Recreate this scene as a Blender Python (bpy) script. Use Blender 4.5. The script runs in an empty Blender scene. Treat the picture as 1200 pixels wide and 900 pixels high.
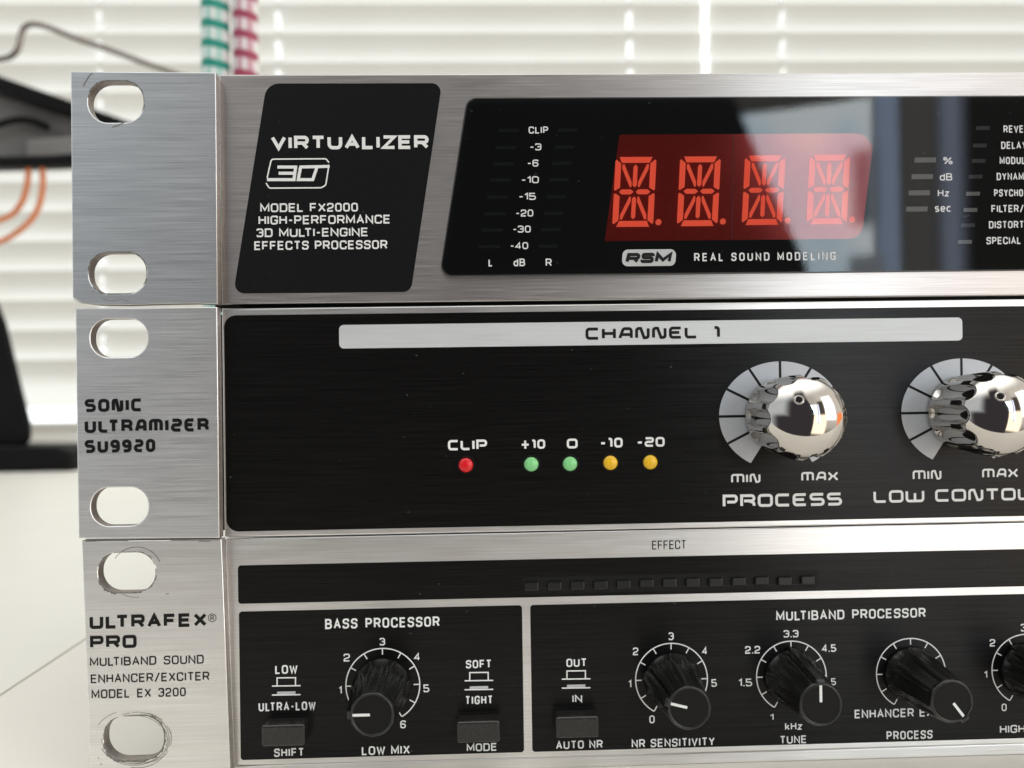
import bpy, bmesh, math, random
from mathutils import Vector, Matrix
random.seed(7)
S = bpy.context.scene
COL = S.collection
PI = math.pi

# ------------------------------------------------------------------ camera
FPX, DIST = 901.0, 0.148                     # focal length in photo pixels, metres to the faceplates
YAW, PITCH, ROLL = -0.02863, 0.00539, 0.01456
CAM = Vector((0.0, -DIST, 0.0))
RC = (Matrix.Rotation(YAW, 3, 'Z') @ Matrix.Rotation(PITCH, 3, 'X') @ Matrix.Rotation(ROLL, 3, 'Y'))
cd = bpy.data.cameras.new('camera')
cam = bpy.data.objects.new('camera', cd)
COL.objects.link(cam)
cam.matrix_world = Matrix.Translation(CAM) @ (RC @ Matrix.Rotation(PI / 2, 3, 'X')).to_4x4()
cd.sensor_width = 36.0
cd.lens = 36.0 * FPX / 1200.0
cd.clip_start = 0.005
cd.clip_end = 50.0
cd.dof.use_dof = True
cd.dof.focus_distance = 0.146
cd.dof.aperture_fstop = 15.0
S.camera = cam

# ------------------------------------------------------------------ render / colour
S.render.engine = 'CYCLES'
S.view_settings.view_transform = 'Standard'
S.view_settings.look = 'None'
S.view_settings.exposure = 0.18
S.view_settings.gamma = 1.0
S.cycles.use_denoising = True
S.cycles.max_bounces = 10
S.cycles.glossy_bounces = 6
S.cycles.transparent_max_bounces = 12
S.cycles.sample_clamp_indirect = 6.0

# ------------------------------------------------------------------ room light (environment of the room behind the camera)
W = bpy.data.worlds.new('World')
S.world = W
W.use_nodes = True
wn, wl = W.node_tree.nodes, W.node_tree.links
wn.clear()

def wmath(op, a, b=None, c=None, clamp=False):
    n = wn.new('ShaderNodeMath'); n.operation = op; n.use_clamp = clamp
    for i, v in enumerate((a, b, c)):
        if v is None: continue
        if isinstance(v, (int, float)): n.inputs[i].default_value = v
        else: wl.new(v, n.inputs[i])
    return n.outputs[0]

def wstep(v, a, b):
    n = wn.new('ShaderNodeMapRange'); n.interpolation_type = 'SMOOTHSTEP'
    wl.new(v, n.inputs[0])
    n.inputs[1].default_value = a; n.inputs[2].default_value = b
    n.inputs[3].default_value = 0; n.inputs[4].default_value = 1
    return n.outputs[0]

def wmix(f, a, b):
    n = wn.new('ShaderNodeMix'); n.data_type = 'RGBA'
    wl.new(f, n.inputs[0])
    for i, v in ((6, a), (7, b)):
        if isinstance(v, tuple): n.inputs[i].default_value = (*v, 1)
        else: wl.new(v, n.inputs[i])
    return n.outputs[2]

tc = wn.new('ShaderNodeTexCoord')
sp = wn.new('ShaderNodeSeparateXYZ'); wl.new(tc.outputs['Generated'], sp.inputs[0])
dx, dy, dz = sp.outputs
az = wmath('MULTIPLY', wmath('ARCTAN2', dx, wmath('MULTIPLY', dy, -1)), 180 / PI)      # 0 = straight behind the camera, + = right
el = wmath('MULTIPLY', wmath('ARCSINE', dz), 180 / PI)

def box(a0, a1, e0, e1, s=2.0):
    m = wmath('MULTIPLY', wstep(az, a0 - s, a0 + s), wmath('SUBTRACT', 1, wstep(az, a1 - s, a1 + s)))
    n = wmath('MULTIPLY', wstep(el, e0 - s, e0 + s), wmath('SUBTRACT', 1, wstep(el, e1 - s, e1 + s)))
    return wmath('MULTIPLY', m, n)

wall = wmix(wstep(az, -14, -24), (0.62, 0.58, 0.53), (0.64, 0.68, 0.71))
wall = wmix(wstep(el, 32, 58), wall, (2.0, 1.98, 1.92))          # walls, then the bright ceiling
wall = wmix(box(30, 100, -10, 40, 9), wall, (0.85, 0.8, 0.72))                      # bright side of the room
wall = wmix(wstep(el, -14, -24), wall, (0.32, 0.28, 0.24))                       # floor
wall = wmix(box(43, 66, -4, 30, 2), wall, (3.2, 3.2, 3.1))                         # a second window, further round
wall = wmix(box(31, 42, 2, 24, 2), wall, (0.10, 0.085, 0.075))  # dark patch added to break up the reflections at the right
wall = wmix(box(10, 44, -26, 3, 2.5), wall, (2.1, 1.72, 1.36))                     # warm glow added to brighten the black panels at the right                   
wall = wmix(box(88, 120, -40, 26, 4), wall, (0.16, 0.11, 0.07))  # another dark patch added for variety in the chrome reflections
wall = wmix(box(70, 90, -14, 4, 3), wall, (1.5, 0.42, 0.12))                       # orange thing by the window
# the person taking the photograph: arms and shoulders, head, in front of the room
sh = wmath('SUBTRACT', wmath('MINIMUM', wmath('ADD', 26.0, wmath('MULTIPLY', el, -0.40)), wmath('ADD', 22.0, wmath('MULTIPLY', el, 0.1))), az)
body = wmath('MULTIPLY', wstep(sh, -0.35, 0.35), wmath('MULTIPLY', wmath('MAXIMUM', wmath('MULTIPLY', wstep(az, -85, -45), wmath('SUBTRACT', 1, wstep(el, 0, 12))), wstep(az, -40, -16)), wmath('SUBTRACT', 1, wstep(el, 26, 48))))
head = wmath('MULTIPLY', wmath('MULTIPLY', wstep(az, -20, -8), wmath('SUBTRACT', 1, wstep(az, 6, 18))), wmath('SUBTRACT', 1, wstep(el, 42, 62)))
body = wmath('MULTIPLY', wmath('MAXIMUM', body, head), wstep(el, -75, -60))
win = wmath('MULTIPLY', box(12, 27.0, 4.0, 18.6, 0.3), 1.0)
wnz = wn.new('ShaderNodeTexNoise'); wnz.inputs['Scale'].default_value = 9; wl.new(tc.outputs['Generated'], wnz.inputs['Vector'])
wincol = wmix(wstep(wnz.outputs[0], 0.42, 0.58), (6.4, 7.9, 8.9), (8.7, 9.4, 9.6))
room = wmix(win, wall, wincol)
room = wmix(box(27.2, 28.6, -8, 19, 0.3), room, (2.6, 3.2, 4.4))                   # window frame and curtain folds
room = wmix(box(28.9, 30.6, -12, 20, 0.5), room, (0.9, 0.85, 0.8))
room = wmix(box(31.0, 32.2, -12, 20, 0.6), room, (2.0, 2.3, 3.0))
fig = box(25.6, 27.2, 10.5, 15.5, 0.7)
room = wmix(fig, room, (1.2, 1.4, 1.7))
room = wmix(box(25.4, 27.6, 6.0, 8.6, 0.5), room, (2.2, 2.4, 2.6))
room = wmix(body, room, (0.05, 0.045, 0.05))
front = wmix(wstep(el, -5, 60), (0.9, 0.88, 0.82), (0.75, 0.78, 0.8))             # window side of the room
room = wmix(wstep(dy, -0.05, 0.25), room, front)
bg = wn.new('ShaderNodeBackground'); wl.new(room, bg.inputs[0]); bg.inputs[1].default_value = 1.0
wo = wn.new('ShaderNodeOutputWorld'); wl.new(bg.outputs[0], wo.inputs[0])

# ------------------------------------------------------------------ helpers
def pt(u, v, y=0.0):
    """photo pixel (1200 x 900) -> point on the upright plane y"""
    d = RC @ Vector(((u - 600) / FPX, 1.0, -(v - 450) / FPX))
    return CAM + d * ((DIST + y) / d.y)

def ptz(u, v, z):
    d = RC @ Vector(((u - 600) / FPX, 1.0, -(v - 450) / FPX))
    return CAM + d * ((z - CAM.z) / d.z)

def xz(u, v, y=0.0):
    p = pt(u, v, y); return (p.x, p.z)

def worldloc(o):
    v = Vector((0, 0, 0))
    while o: v += o.location; o = o.parent
    return v

def thing(name, label, cat, loc, group=None):
    o = bpy.data.objects.new(name, None); COL.objects.link(o)
    o.empty_display_size = 0.01
    o.location = loc; tag(o, label, cat, group); return o

def tag(o, label, cat=None, group=None):
    o['label'] = label
    if cat: o['category'] = cat
    if group: o['group'] = group
    return o

def link(name, me, mat, parent=None, loc=None, smooth=False):
    o = bpy.data.objects.new(name, me); COL.objects.link(o)
    if mat and not me.materials: me.materials.append(mat)
    if parent: o.parent = parent
    if loc is not None: o.location = Vector(loc) - (worldloc(parent) if parent else Vector((0, 0, 0)))
    if smooth:
        me.polygons.foreach_set('use_smooth', [True] * len(me.polygons))
    return o

def mesh(name, verts, faces, mat, parent=None, smooth=False):
    """verts in world space"""
    o0 = worldloc(parent) if parent else Vector((0, 0, 0))
    me = bpy.data.meshes.new(name)
    me.from_pydata([tuple(Vector(v) - o0) for v in verts], [], faces)
    me.validate(); me.update()
    return link(name, me, mat, parent, None, smooth)

def fillet(pts, r, n=6, closed=True):
    """round the corners; r one value or list"""
    out = []
    N = len(pts)
    for i, p in enumerate(pts):
        rr = r[i] if isinstance(r, (list, tuple)) else r
        if rr <= 0 or (not closed and i in (0, N - 1)):
            out.append(tuple(p)); continue
        p = Vector(p); a = Vector(pts[i - 1]); b = Vector(pts[(i + 1) % N])
        da, db = (a - p), (b - p)
        la, lb = da.length, db.length
        if la < 1e-9 or lb < 1e-9: continue
        da /= la; db /= lb
        ang = math.acos(max(-1, min(1, da.dot(db))))
        if ang > PI - 0.02: out.append(tuple(p)); continue
        t = min(rr / math.tan(ang / 2), la * 0.5, lb * 0.5)
        q = t * math.tan(ang / 2)
        c = p + (da + db).normalized() * (q / math.sin(ang / 2))
        s, e = p + da * t, p + db * t
        a0 = math.atan2(s.y - c.y, s.x - c.x); a1 = math.atan2(e.y - c.y, e.x - c.x)
        d = (a1 - a0 + PI) % (2 * PI) - PI
        for k in range(n + 1):
            th = a0 + d * k / n
            out.append((c.x + q * math.cos(th), c.y + q * math.sin(th)))
    return out

def rect(x0, z0, x1, z1): return [(x0, z0), (x1, z0), (x1, z1), (x0, z1)]

def stadium(cx, cz, w, h, n=14, r=None):
    r = r or h / 2
    return fillet(rect(cx - w / 2, cz - h / 2, cx + w / 2, cz + h / 2), r, n)

def plate(name, loops, y0, thick, bevel, mat, parent=None, res=2):
    """flat plate in the xz plane from outline loops (first outer, rest holes); front face at y0, thickness away from the camera"""
    cu = bpy.data.curves.new(name, 'CURVE'); cu.dimensions = '2D'; cu.fill_mode = 'BOTH'
    for L in loops:
        s = cu.splines.new('POLY'); s.points.add(len(L) - 1)
        for p, q in zip(s.points, L): p.co = (q[0] * 1000, q[1] * 1000, 0, 1)
        s.use_cyclic_u = True
    cu.extrude = (thick / 2 - bevel) * 1000 if thick else 0
    cu.bevel_depth = bevel * 1000; cu.bevel_resolution = res; cu.offset = -bevel * 1000
    ob = bpy.data.objects.new('tmp', cu); COL.objects.link(ob)
    dg = bpy.context.evaluated_depsgraph_get()
    me = bpy.data.meshes.new_from_object(ob.evaluated_get(dg))
    bpy.data.objects.remove(ob)
    bpy.data.curves.remove(cu)
    me.name = name
    o0 = worldloc(parent) if parent else Vector((0, 0, 0))
    for v in me.vertices:
        c = v.co
        v.co = Vector((c.x / 1000, y0 + thick / 2 - c.z / 1000, c.y / 1000)) - o0
    me.update()
    me.materials.clear()
    return link(name, me, mat, parent)

def boxmesh(name, c, size, bev, mat, parent=None, seg=3):
    bm = bmesh.new()
    bmesh.ops.create_cube(bm, size=1)
    for v in bm.verts: v.co = Vector((v.co.x * size[0], v.co.y * size[1], v.co.z * size[2]))
    if bev: bmesh.ops.bevel(bm, geom=list(bm.edges), offset=bev, segments=seg, affect='EDGES', profile=0.5)
    me = bpy.data.meshes.new(name); bm.to_mesh(me); bm.free()
    return link(name, me, mat, parent, c)

def tube(name, path, r, mat, parent=None, n=12, closed=False):
    P = [Vector(p) for p in path]
    # Catmull-Rom refinement
    Q = []
    for i in range(len(P) - 1):
        a, b, c, d = P[max(i - 1, 0)], P[i], P[i + 1], P[min(i + 2, len(P) - 1)]
        for k in range(6):
            t = k / 6
            Q.append(0.5 * ((2 * b) + (c - a) * t + (2 * a - 5 * b + 4 * c - d) * t * t + (3 * b - a - 3 * c + d) * t ** 3))
    Q.append(P[-1])
    vs, fs = [], []
    up = Vector((0.1, 1, 0.2)).normalized()
    for i, q in enumerate(Q):
        t = (Q[min(i + 1, len(Q) - 1)] - Q[max(i - 1, 0)]).normalized()
        a = t.cross(up).normalized(); b = t.cross(a)
        for k in range(n):
            th = 2 * PI * k / n
            vs.append(q + (a * math.cos(th) + b * math.sin(th)) * r)
    for i in range(len(Q) - 1):
        for k in range(n):
            fs.append((i * n + k, i * n + (k + 1) % n, (i + 1) * n + (k + 1) % n, (i + 1) * n + k))
    fs.append(tuple(range(n))[::-1]); fs.append(tuple(range((len(Q) - 1) * n, len(Q) * n)))
    return mesh(name, vs, fs, mat, parent, True)

# ------------------------------------------------------------------ lettering: square single-stroke alphabets, stroked to a width
# '!' after a point keeps the corner sharp; '@' closes the stroke
def _p(s):
    out = []
    for part in s.split(';'):
        part = part.strip(); closed = part.endswith('@'); part = part.rstrip('@')
        pts = []
        for w in part.split():
            sharp = w.endswith('!'); w = w.rstrip('!')
            a, b = w.split(','); pts.append((float(a), float(b), sharp))
        out.append((pts, closed))
    return out
G = {
 'A': (1.05, '0,0 .5,1! 1,0;.2,.34 .8,.34'), 'B': (1, '0,.52! 0,1! .94,1 .94,.52 0,.52!@;0,.52! 1,.52 1,0 0,0!@'),
 'C': (1, '1,.7 1,1 0,1 0,0 1,0 1,.3'), 'D': (1, '0,0! 0,1! 1,1 1,0@'), 'E': (.9, '1,1 0,1! 0,0! 1,0;0,.52 .92,.52'),
 'F': (.88, '1,1 0,1! 0,0;0,.5 .9,.5'), 'G': (1, '1,.74 1,1 0,1 0,0 1,0 1,.46! .55,.46'), 'H': (1, '0,0 0,1;1,0 1,1;0,.52 1,.52'),
 'I': (0, '0,0 0,1'), 'J': (.8, '1,1 1,0 0,0 0,.3'), 'K': (1, '0,0 0,1;.95,1 .05,.48;.35,.6 1,0'), 'L': (.78, '0,1 0,0! 1,0'),
 'M': (1.25, '0,0 0,1! .5,.2! 1,1! 1,0'), 'N': (1.02, '0,0 0,1! 1,0! 1,1'), 'O': (1, '0,0 0,1 1,1 1,0@'),
 'P': (.95, '0,0 0,1! 1,1 1,.45 0,.45'), 'Q': (1, '0,0 0,1 1,1 1,0@;.6,.3 1.05,-.1'), 'R': (1, '0,0 0,1! 1,1 1,.46 0,.46;.6,.46 1,0'), 'S': (.95, '1,.74 1,1 0,1 0,.53 1,.53 1,0 0,0 0,.26'),
 'T': (.95, '0,1 1,1;.5,1 .5,0'), 'U': (1, '0,1 0,0 1,0 1,1'), 'V': (1.05, '0,1 .5,0! 1,1'), 'W': (1.4, '0,1 .25,0! .5,.85! .75,0! 1,1'),
 'X': (1, '0,1 1,0;0,0 1,1'), 'Y': (1, '0,1 .5,.45! 1,1;.5,.45 .5,0'), 'Z': (.95, '0,1 1,1! 0,0! 1,0'),
 '0': (.85, '0,0 0,1 1,1 1,0@'), '1': (.38, '0,.78 1,1! 1,0'), '2': (.85, '0,.72 0,1 1,1 1,.52 0,.3 0,0! 1,0'),
 '3': (.85, '0,.8 0,1 1,1 1,0 0,0 0,.2;.35,.53 1,.53'), '4': (.9, '.75,0 .75,1! 0,.28! 1,.28'), '5': (.85, '.95,1 0,1! 0,.56! 1,.56 1,0 0,0 0,.22'),
 '6': (.85, '1,.8 1,1 0,1 0,0 1,0 1,.56 0,.56'), '8': (.85, '0,0 0,1 1,1 1,0@;0,.52 1,.52'), '9': (.85, '0,.2 0,0 1,0 1,1 0,1 0,.46 1,.46'),
 '-': (.5, '0,.45 1,.45'), '+': (1.0, '0,.45 1,.45;.5,1.0 .5,-.1'), '.': (0, '0,-.08 0,.1'), '/': (.75, '0,-.1 1,1.1'),
 '%': (1.1, '.1,0 .9,1;0,.62 0,1 .35,1 .35,.62@;.65,0 .65,.38 1,.38 1,0@'),
 'k': (.75, '0,0 0,1;.95,.68 .05,.26;.4,.42 1,0'), 'z': (.75, '0,.68 1,.68! 0,0! 1,0'), 'd': (.8, '1,1 1,0!;1,.68! 0,.68 0,0 1,0!'),
 's': (.75, '1,.68 0,.68 0,.35 1,.35 1,0 0,0'), 'e': (.78, '0,.34 1,.34! 1,.68 0,.68 0,0 .95,0'), 'c': (.75, '1,.68 0,.68 0,0 1,0'),
}
GT = dict(G)
GT.update({
 'A': (1.05, '0,0! .32,1 1,1 1,0;.18,.36 1,.36'), 'N': (1.05, '0,0 0,1 .36,1! .64,0! 1,0 1,1'), 'M': (1.35, '0,0 0,1 1,1 1,0;.5,1 .5,0'),
 'S': (1, '1,1 0,1 0,.53 1,.53 1,0 0,0'), 'E': (.95, '1,1 0,1 0,0 1,0;0,.52 .85,.52'), 'C': (1, '1,1 0,1 0,0 1,0'),
 'L': (.9, '0,1 0,0 1,0'), 'R': (1, '0,0 0,1! 1,1 1,.48 .2,.48;.6,.48 1,.3 1,0'), 'Z': (1, '0,1 1,1 1,.52 0,.52 0,0 1,0'),
 '2': (.9, '0,1 1,1 1,.52 0,.52 0,0 1,0'), '9': (.85, '1,.46 0,.46 0,1 1,1 1,0 0,0'), 'P': (1, '0,0 0,1! 1,1 1,.4 .25,.4'),
 '1': (.35, '0,1 1,1 1,0'), 'X': (1.1, '0,1 .42,.5 0,0;1,1 .58,.5 1,0;.42,.5 .58,.5'), 'W': (1.35, '0,1 0,0 1,0 1,1;.5,0 .5,.8'),
 'O': (1, '0,0 0,1 1,1 1,0@'), 'H': (1, '0,0 0,1;1,0 1,1;0,.5 1,.5'),
})
FONT = {'E': {k: (w, _p(s)) for k, (w, s) in G.items()}, 'T': {k: (w, _p(s)) for k, (w, s) in GT.items()}}

def stroke(vs, fs, pts, t, y, closed=False, loc=Vector((0, 0, 0))):
    n = len(pts)
    if n < 2: return
    P = [Vector(p) for p in pts]
    L = []
    for i in range(n):
        a = P[i - 1] if (i > 0 or closed) else None
        b = P[(i + 1) % n] if (i < n - 1 or closed) else None
        da = (P[i] - a) if a is not None else None
        db = (b - P[i]) if b is not None else None
        if da is None or da.length < 1e-12: da = db
        if db is None or db.length < 1e-12: db = da
        da = da.normalized(); db = db.normalized()
        na, nb = Vector((-da.y, da.x)), Vector((-db.y, db.x))
        m = na + nb
        if m.length < 0.3: m = nb; k = 1
        else: m.normalize(); k = min(1 / max(m.dot(nb), 0.3), 2.2)
        L.append((P[i] + m * t / 2 * k, P[i] - m * t / 2 * k))
    b0 = len(vs)
    for q, (l, r) in enumerate(L): vs.append((l.x, y - q * 1.6e-7, l.y)); vs.append((r.x, y - q * 1.6e-7, r.y))   # never two faces in one plane
    for i in range(n if closed else n - 1):
        j = (i + 1) % n
        fs.append((b0 + 2 * i, b0 + 2 * i + 1, b0 + 2 * j + 1, b0 + 2 * j))

def layout(s, x0, x1, z0, z1, font, wt, gap, r, shear=0, spc=.62):
    """glyph strokes filling the box x0..x1, z0..z1: list of (points, closed), stroke width"""
    F = FONT[font]; h = abs(z1 - z0); t = wt * h * 1.08; width = x1 - x0
    g = gap * t
    tot = sum(F[c][0] if c != ' ' else spc for c in s)
    nch = sum(1 for c in s if c != ' ')
    KERN = {'LT': .38, 'LV': .3, 'TA': .12, 'LY': .3, 'AT': .1, 'TR': 0, 'FE': 0}
    tot -= sum(KERN.get(s[i:i + 2], 0) for i in range(len(s) - 1))
    fixed = nch * t + (len(s) - 1) * g
    Wd = (width - fixed) / tot if tot else 0
    out = []; x = x0
    for ci, c in enumerate(s):
        if c == ' ': x += spc * Wd + g; continue
        w, polys = F[c]
        for pts, closed in polys:
            q = []
            for a, b, sharp in pts:
                zz = z0 + t / 2 + b * (h - t)
                q.append((x + t / 2 + a * w * Wd + shear * (zz - z0), zz, sharp))
            rr = [0 if p[2] else max(r * h, t * .52) for p in q]
            out.append((fillet([(p[0], p[1]) for p in q], rr, 4, closed), closed))
        x += w * Wd + t + g - KERN.get(s[ci:ci + 2], 0) * Wd
    return out, t

def text(parent, s, u0, u1, vb, vt, mat, y=-0.00008, font='E', wt=.16, gap=1.0, r=.2, shear=0, name='lettering', spc=.62):
    uc = (u0 + u1) / 2
    a, b = pt(u0, vb, y), pt(u1, vb, y)
    z0, z1 = pt(uc, vb, y).z, pt(uc, vt, y).z
    L, t = layout(s, a.x, b.x, z0, z1, font, wt, gap, r, shear, spc)
    vs, fs = [], []
    for i, (p, c) in enumerate(L): stroke(vs, fs, p, t, y - (i % 4) * 6e-6, c)
    return mesh(name, vs, fs, mat, parent)

def lines(parent, polys, t, mat, y, name, closed=False, r=0):
    """thick lines through photo points, t in metres"""
    vs, fs = [], []
    for i, p in enumerate(polys):
        q = [xz(u, v, y) for u, v in p]
        if r: q = fillet(q, r, 5, closed)
        stroke(vs, fs, q, t, y - (i % 5) * 5e-6, closed)
    return mesh(name, vs, fs, mat, parent)

def polysheet(name, polys, y, mat, parent):
    vs, fs = [], []
    for i, p in enumerate(polys):
        b = len(vs)
        vs += [(a, y - i * 3e-7, c) for a, c in p]; fs.append(tuple(range(b, b + len(p))))
    return mesh(name, vs, fs, mat, parent)

# ------------------------------------------------------------------ materials
def mat_new(name):
    m = bpy.data.materials.new(name); m.use_nodes = True
    nt = m.node_tree; return m, nt, nt.nodes['Principled BSDF']

def plain(name, col, rough=.5, metal=0, spec=.5, noise=0, nscale=400, bump=0, coat=0, emit=None):
    m, nt, p = mat_new(name)
    p.inputs['Base Color'].default_value = (*col, 1); p.inputs['Roughness'].default_value = rough
    p.inputs['Metallic'].default_value = metal; p.inputs['Specular IOR Level'].default_value = spec
    p.inputs['Coat Weight'].default_value = coat; p.inputs['Coat Roughness'].default_value = .05
    if emit:
        p.inputs['Emission Color'].default_value = (*emit[0], 1); p.inputs['Emission Strength'].default_value = emit[1]
    if noise or bump:
        tcn = nt.nodes.new('ShaderNodeTexCoord'); nz = nt.nodes.new('ShaderNodeTexNoise')
        nz.inputs['Scale'].default_value = nscale; nz.inputs['Detail'].default_value = 4
        nt.links.new(tcn.outputs['Object'], nz.inputs['Vector'])
        if noise:
            mx = nt.nodes.new('ShaderNodeMix'); mx.data_type = 'RGBA'
            mx.inputs[6].default_value = (*[c * (1 - noise) for c in col], 1); mx.inputs[7].default_value = (*[min(1, c * (1 + noise)) for c in col], 1)
            nt.links.new(nz.outputs[0], mx.inputs[0]); nt.links.new(mx.outputs[2], p.inputs['Base Color'])
        if bump:
            bp = nt.nodes.new('ShaderNodeBump'); bp.inputs['Strength'].default_value = bump; bp.inputs['Distance'].default_value = .0002
            nt.links.new(nz.outputs[0], bp.inputs['Height']); nt.links.new(bp.outputs[0], p.inputs['Normal'])
    return m

def dust(m, lo=.755, amount=.06, scale=1100):
    nt = m.node_tree; N, L = nt.nodes, nt.links; p = N['Principled BSDF']
    tcn = N.new('ShaderNodeTexCoord'); nz = N.new('ShaderNodeTexNoise'); nz.inputs['Scale'].default_value = scale; nz.inputs['Detail'].default_value = 1
    L.new(tcn.outputs['Object'], nz.inputs['Vector'])
    mr = N.new('ShaderNodeMapRange'); L.new(nz.outputs[0], mr.inputs[0]); mr.inputs[1].default_value = lo; mr.inputs[2].default_value = lo + .06
    mx = N.new('ShaderNodeMix'); mx.data_type = 'RGBA'; L.new(mr.outputs[0], mx.inputs[0])
    b = p.inputs['Base Color']
    if b.is_linked: L.new(b.links[0].from_socket, mx.inputs[6])
    else: mx.inputs[6].default_value = b.default_value
    mx.inputs[7].default_value = (amount, amount, amount * .95, 1)
    L.new(mx.outputs[2], b)
    return m

def brushed(name, col, contrast=.2, rough=.33, metal=1.0, bump=.15, aniso=.75, spec=.5, sx=70, sz=3200, streak=False):
    """metal brushed along x: streaks a few millimetres long and a fraction of a millimetre high"""
    m, nt, p = mat_new(name); N, L = nt.nodes, nt.links
    tcn = N.new('ShaderNodeTexCoord')
    def noise(scl, det=4):
        mp = N.new('ShaderNodeMapping'); mp.inputs['Scale'].default_value = scl
        L.new(tcn.outputs['Object'], mp.inputs['Vector'])
        nz = N.new('ShaderNodeTexNoise'); nz.inputs['Scale'].default_value = 1; nz.inputs['Detail'].default_value = det; nz.inputs['Roughness'].default_value = .6
        L.new(mp.outputs[0], nz.inputs['Vector']); return nz.outputs[0]
    a = noise((sx, 30, sz)); b = noise((sx * 1.6, 30, sz * 1.7), 3); c = noise((14, 20, 150), 3)
    def math_(op, x, y):
        n = N.new('ShaderNodeMath'); n.operation = op
        for i, v in enumerate((x, y)):
            if isinstance(v, (int, float)): n.inputs[i].default_value = v
            else: L.new(v, n.inputs[i])
        return n.outputs[0]
    s = math_('ADD', math_('MULTIPLY', a, .65), math_('MULTIPLY', b, .35))
    mr = N.new('ShaderNodeMapRange'); L.new(s, mr.inputs[0])
    mr.inputs[1].default_value = .34; mr.inputs[2].default_value = .66
    mx = N.new('ShaderNodeMix'); mx.data_type = 'RGBA'
    mx.inputs[6].default_value = (*[k * (1 - contrast) for k in col], 1); mx.inputs[7].default_value = (*[min(1, k * (1 + contrast)) for k in col], 1)
    L.new(mr.outputs[0], mx.inputs[0])
    m2 = N.new('ShaderNodeMix'); m2.data_type = 'RGBA'; m2.blend_type = 'MULTIPLY'; m2.inputs[0].default_value = .3
    L.new(mx.outputs[2], m2.inputs[6])
    cr = N.new('ShaderNodeMapRange'); L.new(c, cr.inputs[0]); cr.inputs[1].default_value = .3; cr.inputs[2].default_value = .7; cr.inputs[3].default_value = .6; cr.inputs[4].default_value = 1.1
    L.new(cr.outputs[0], m2.inputs[7])
    L.new(m2.outputs[2], p.inputs['Base Color'])
    rr = N.new('ShaderNodeMapRange'); L.new(b, rr.inputs[0]); rr.inputs[1].default_value = .3; rr.inputs[2].default_value = .7
    rr.inputs[3].default_value = rough * .85; rr.inputs[4].default_value = rough * 1.2
    L.new(rr.outputs[0], p.inputs['Roughness'])
    p.inputs['Metallic'].default_value = metal; p.inputs['Specular IOR Level'].default_value = spec
    p.inputs['Anisotropic'].default_value = aniso
    if streak:
        sr = N.new('ShaderNodeMapRange'); L.new(s, sr.inputs[0]); sr.inputs[1].default_value = .38; sr.inputs[2].default_value = .66
        sr.inputs[3].default_value = spec * .82; sr.inputs[4].default_value = spec * 1.25
        L.new(sr.outputs[0], p.inputs['Specular IOR Level'])
    tg = N.new('ShaderNodeCombineXYZ'); tg.inputs[2].default_value = 1.0
    L.new(tg.outputs[0], p.inputs['Tangent'])
    bp = N.new('ShaderNodeBump'); bp.inputs['Strength'].default_value = bump; bp.inputs['Distance'].default_value = .00005
    L.new(s, bp.inputs['Height']); L.new(bp.outputs[0], p.inputs['Normal'])
    return m

M = {}
M['alu_blue'] = brushed('brushed_aluminium_cool', (.72, .745, .76), .18, .38, bump=.04, sx=50, sz=4400)
M['alu'] = brushed('brushed_aluminium', (.64, .612, .595), .20, .38, bump=.04, sx=45, sz=4400)
M['alu_mid'] = brushed('brushed_aluminium_pale', (.92, .92, .92), .16, .38, bump=.04, sx=50, sz=4400)
M['alu_warm'] = brushed('brushed_aluminium_fine', (.95, .925, .88), .15, .38, bump=.04, sx=50, sz=4400)
M['black_anod'] = brushed('black_brushed_finish', (.0045, .0043, .0042), .3, .30, 0.0, .05, .8, .22, sx=38, sz=3000, streak=True)
M['black_print'] = plain('black_print', (.0075, .008, .0085), .28, 0, .35, .25, 900)
dust(M['black_anod']); dust(M['black_print'], .75, .07, 900)
M['black_ink'] = plain('black_ink', (.006, .006, .006), .5, 0, .25)
M['white_ink'] = plain('white_ink', (.80, .81, .80), .5, 0, .3)
M['grey_ink'] = plain('grey_ink', (.52, .53, .53), .55, 0, .3)
M['display_ink'] = plain('display_ink', (.72, .73, .73), .5, 0, .3)
M['silver_ink'] = plain('silver_print', (.50, .525, .56), .5, .25, .4, .06, 1500)
M['bar_ink'] = brushed('silver_header_print', (.66, .69, .70), .06, .5, .25, .05, .4)
M['chassis'] = plain('dark_steel', (.02, .02, .021), .5, .6, .5, .2, 60)
M['display_black'] = plain('display_black', (.0045, .006, .006), .6, 0, .15)
dust(M['display_black'], .755, .07, 800)
M['lip'] = plain('display_lip', (.10, .095, .09), .35, .3)
M['red_filter'] = plain('red_filter', (.30, .027, .018), .5, 0, .1, .15, 1500)
_p0 = M['red_filter'].node_tree.nodes['Principled BSDF']; _p0.inputs['Specular Tint'].default_value = (1, .16, .14, 1); _p0.inputs['Specular IOR Level'].default_value = .55; _p0.inputs['Roughness'].default_value = .12
M['digit_gap'] = plain('digit_shadow', (.018, .001, .001), .6, 0, .1)
M['digit'] = plain('red_digit', (.78, .095, .05), .5, 0, .2, emit=((1, .12, .055), .36))
M['bar_dim'] = plain('dim_bar', (.017, .022, .021), .5, 0, .2, .3, 900)
M['bar_lit'] = plain('pale_bar', (.40, .40, .37), .5, 0, .3, .15, 2500)
M['bar_mid'] = plain('grey_bar', (.10, .10, .10), .5, 0, .3, .5, 1800)
M['chrome'] = plain('chrome', (.58, .555, .52), .055, 1.0, .5, .06, 700)
M['chrome_dark'] = plain('chrome_ring', (.55, .52, .5), .12, 1.0)
M['hole_black'] = plain('hole_black', (.004, .004, .004), .6, 0, .2)
M['knob_black'] = plain('knob_plastic', (.006, .0058, .0052), .27, 0, .55, .45, 900, .2)
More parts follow.
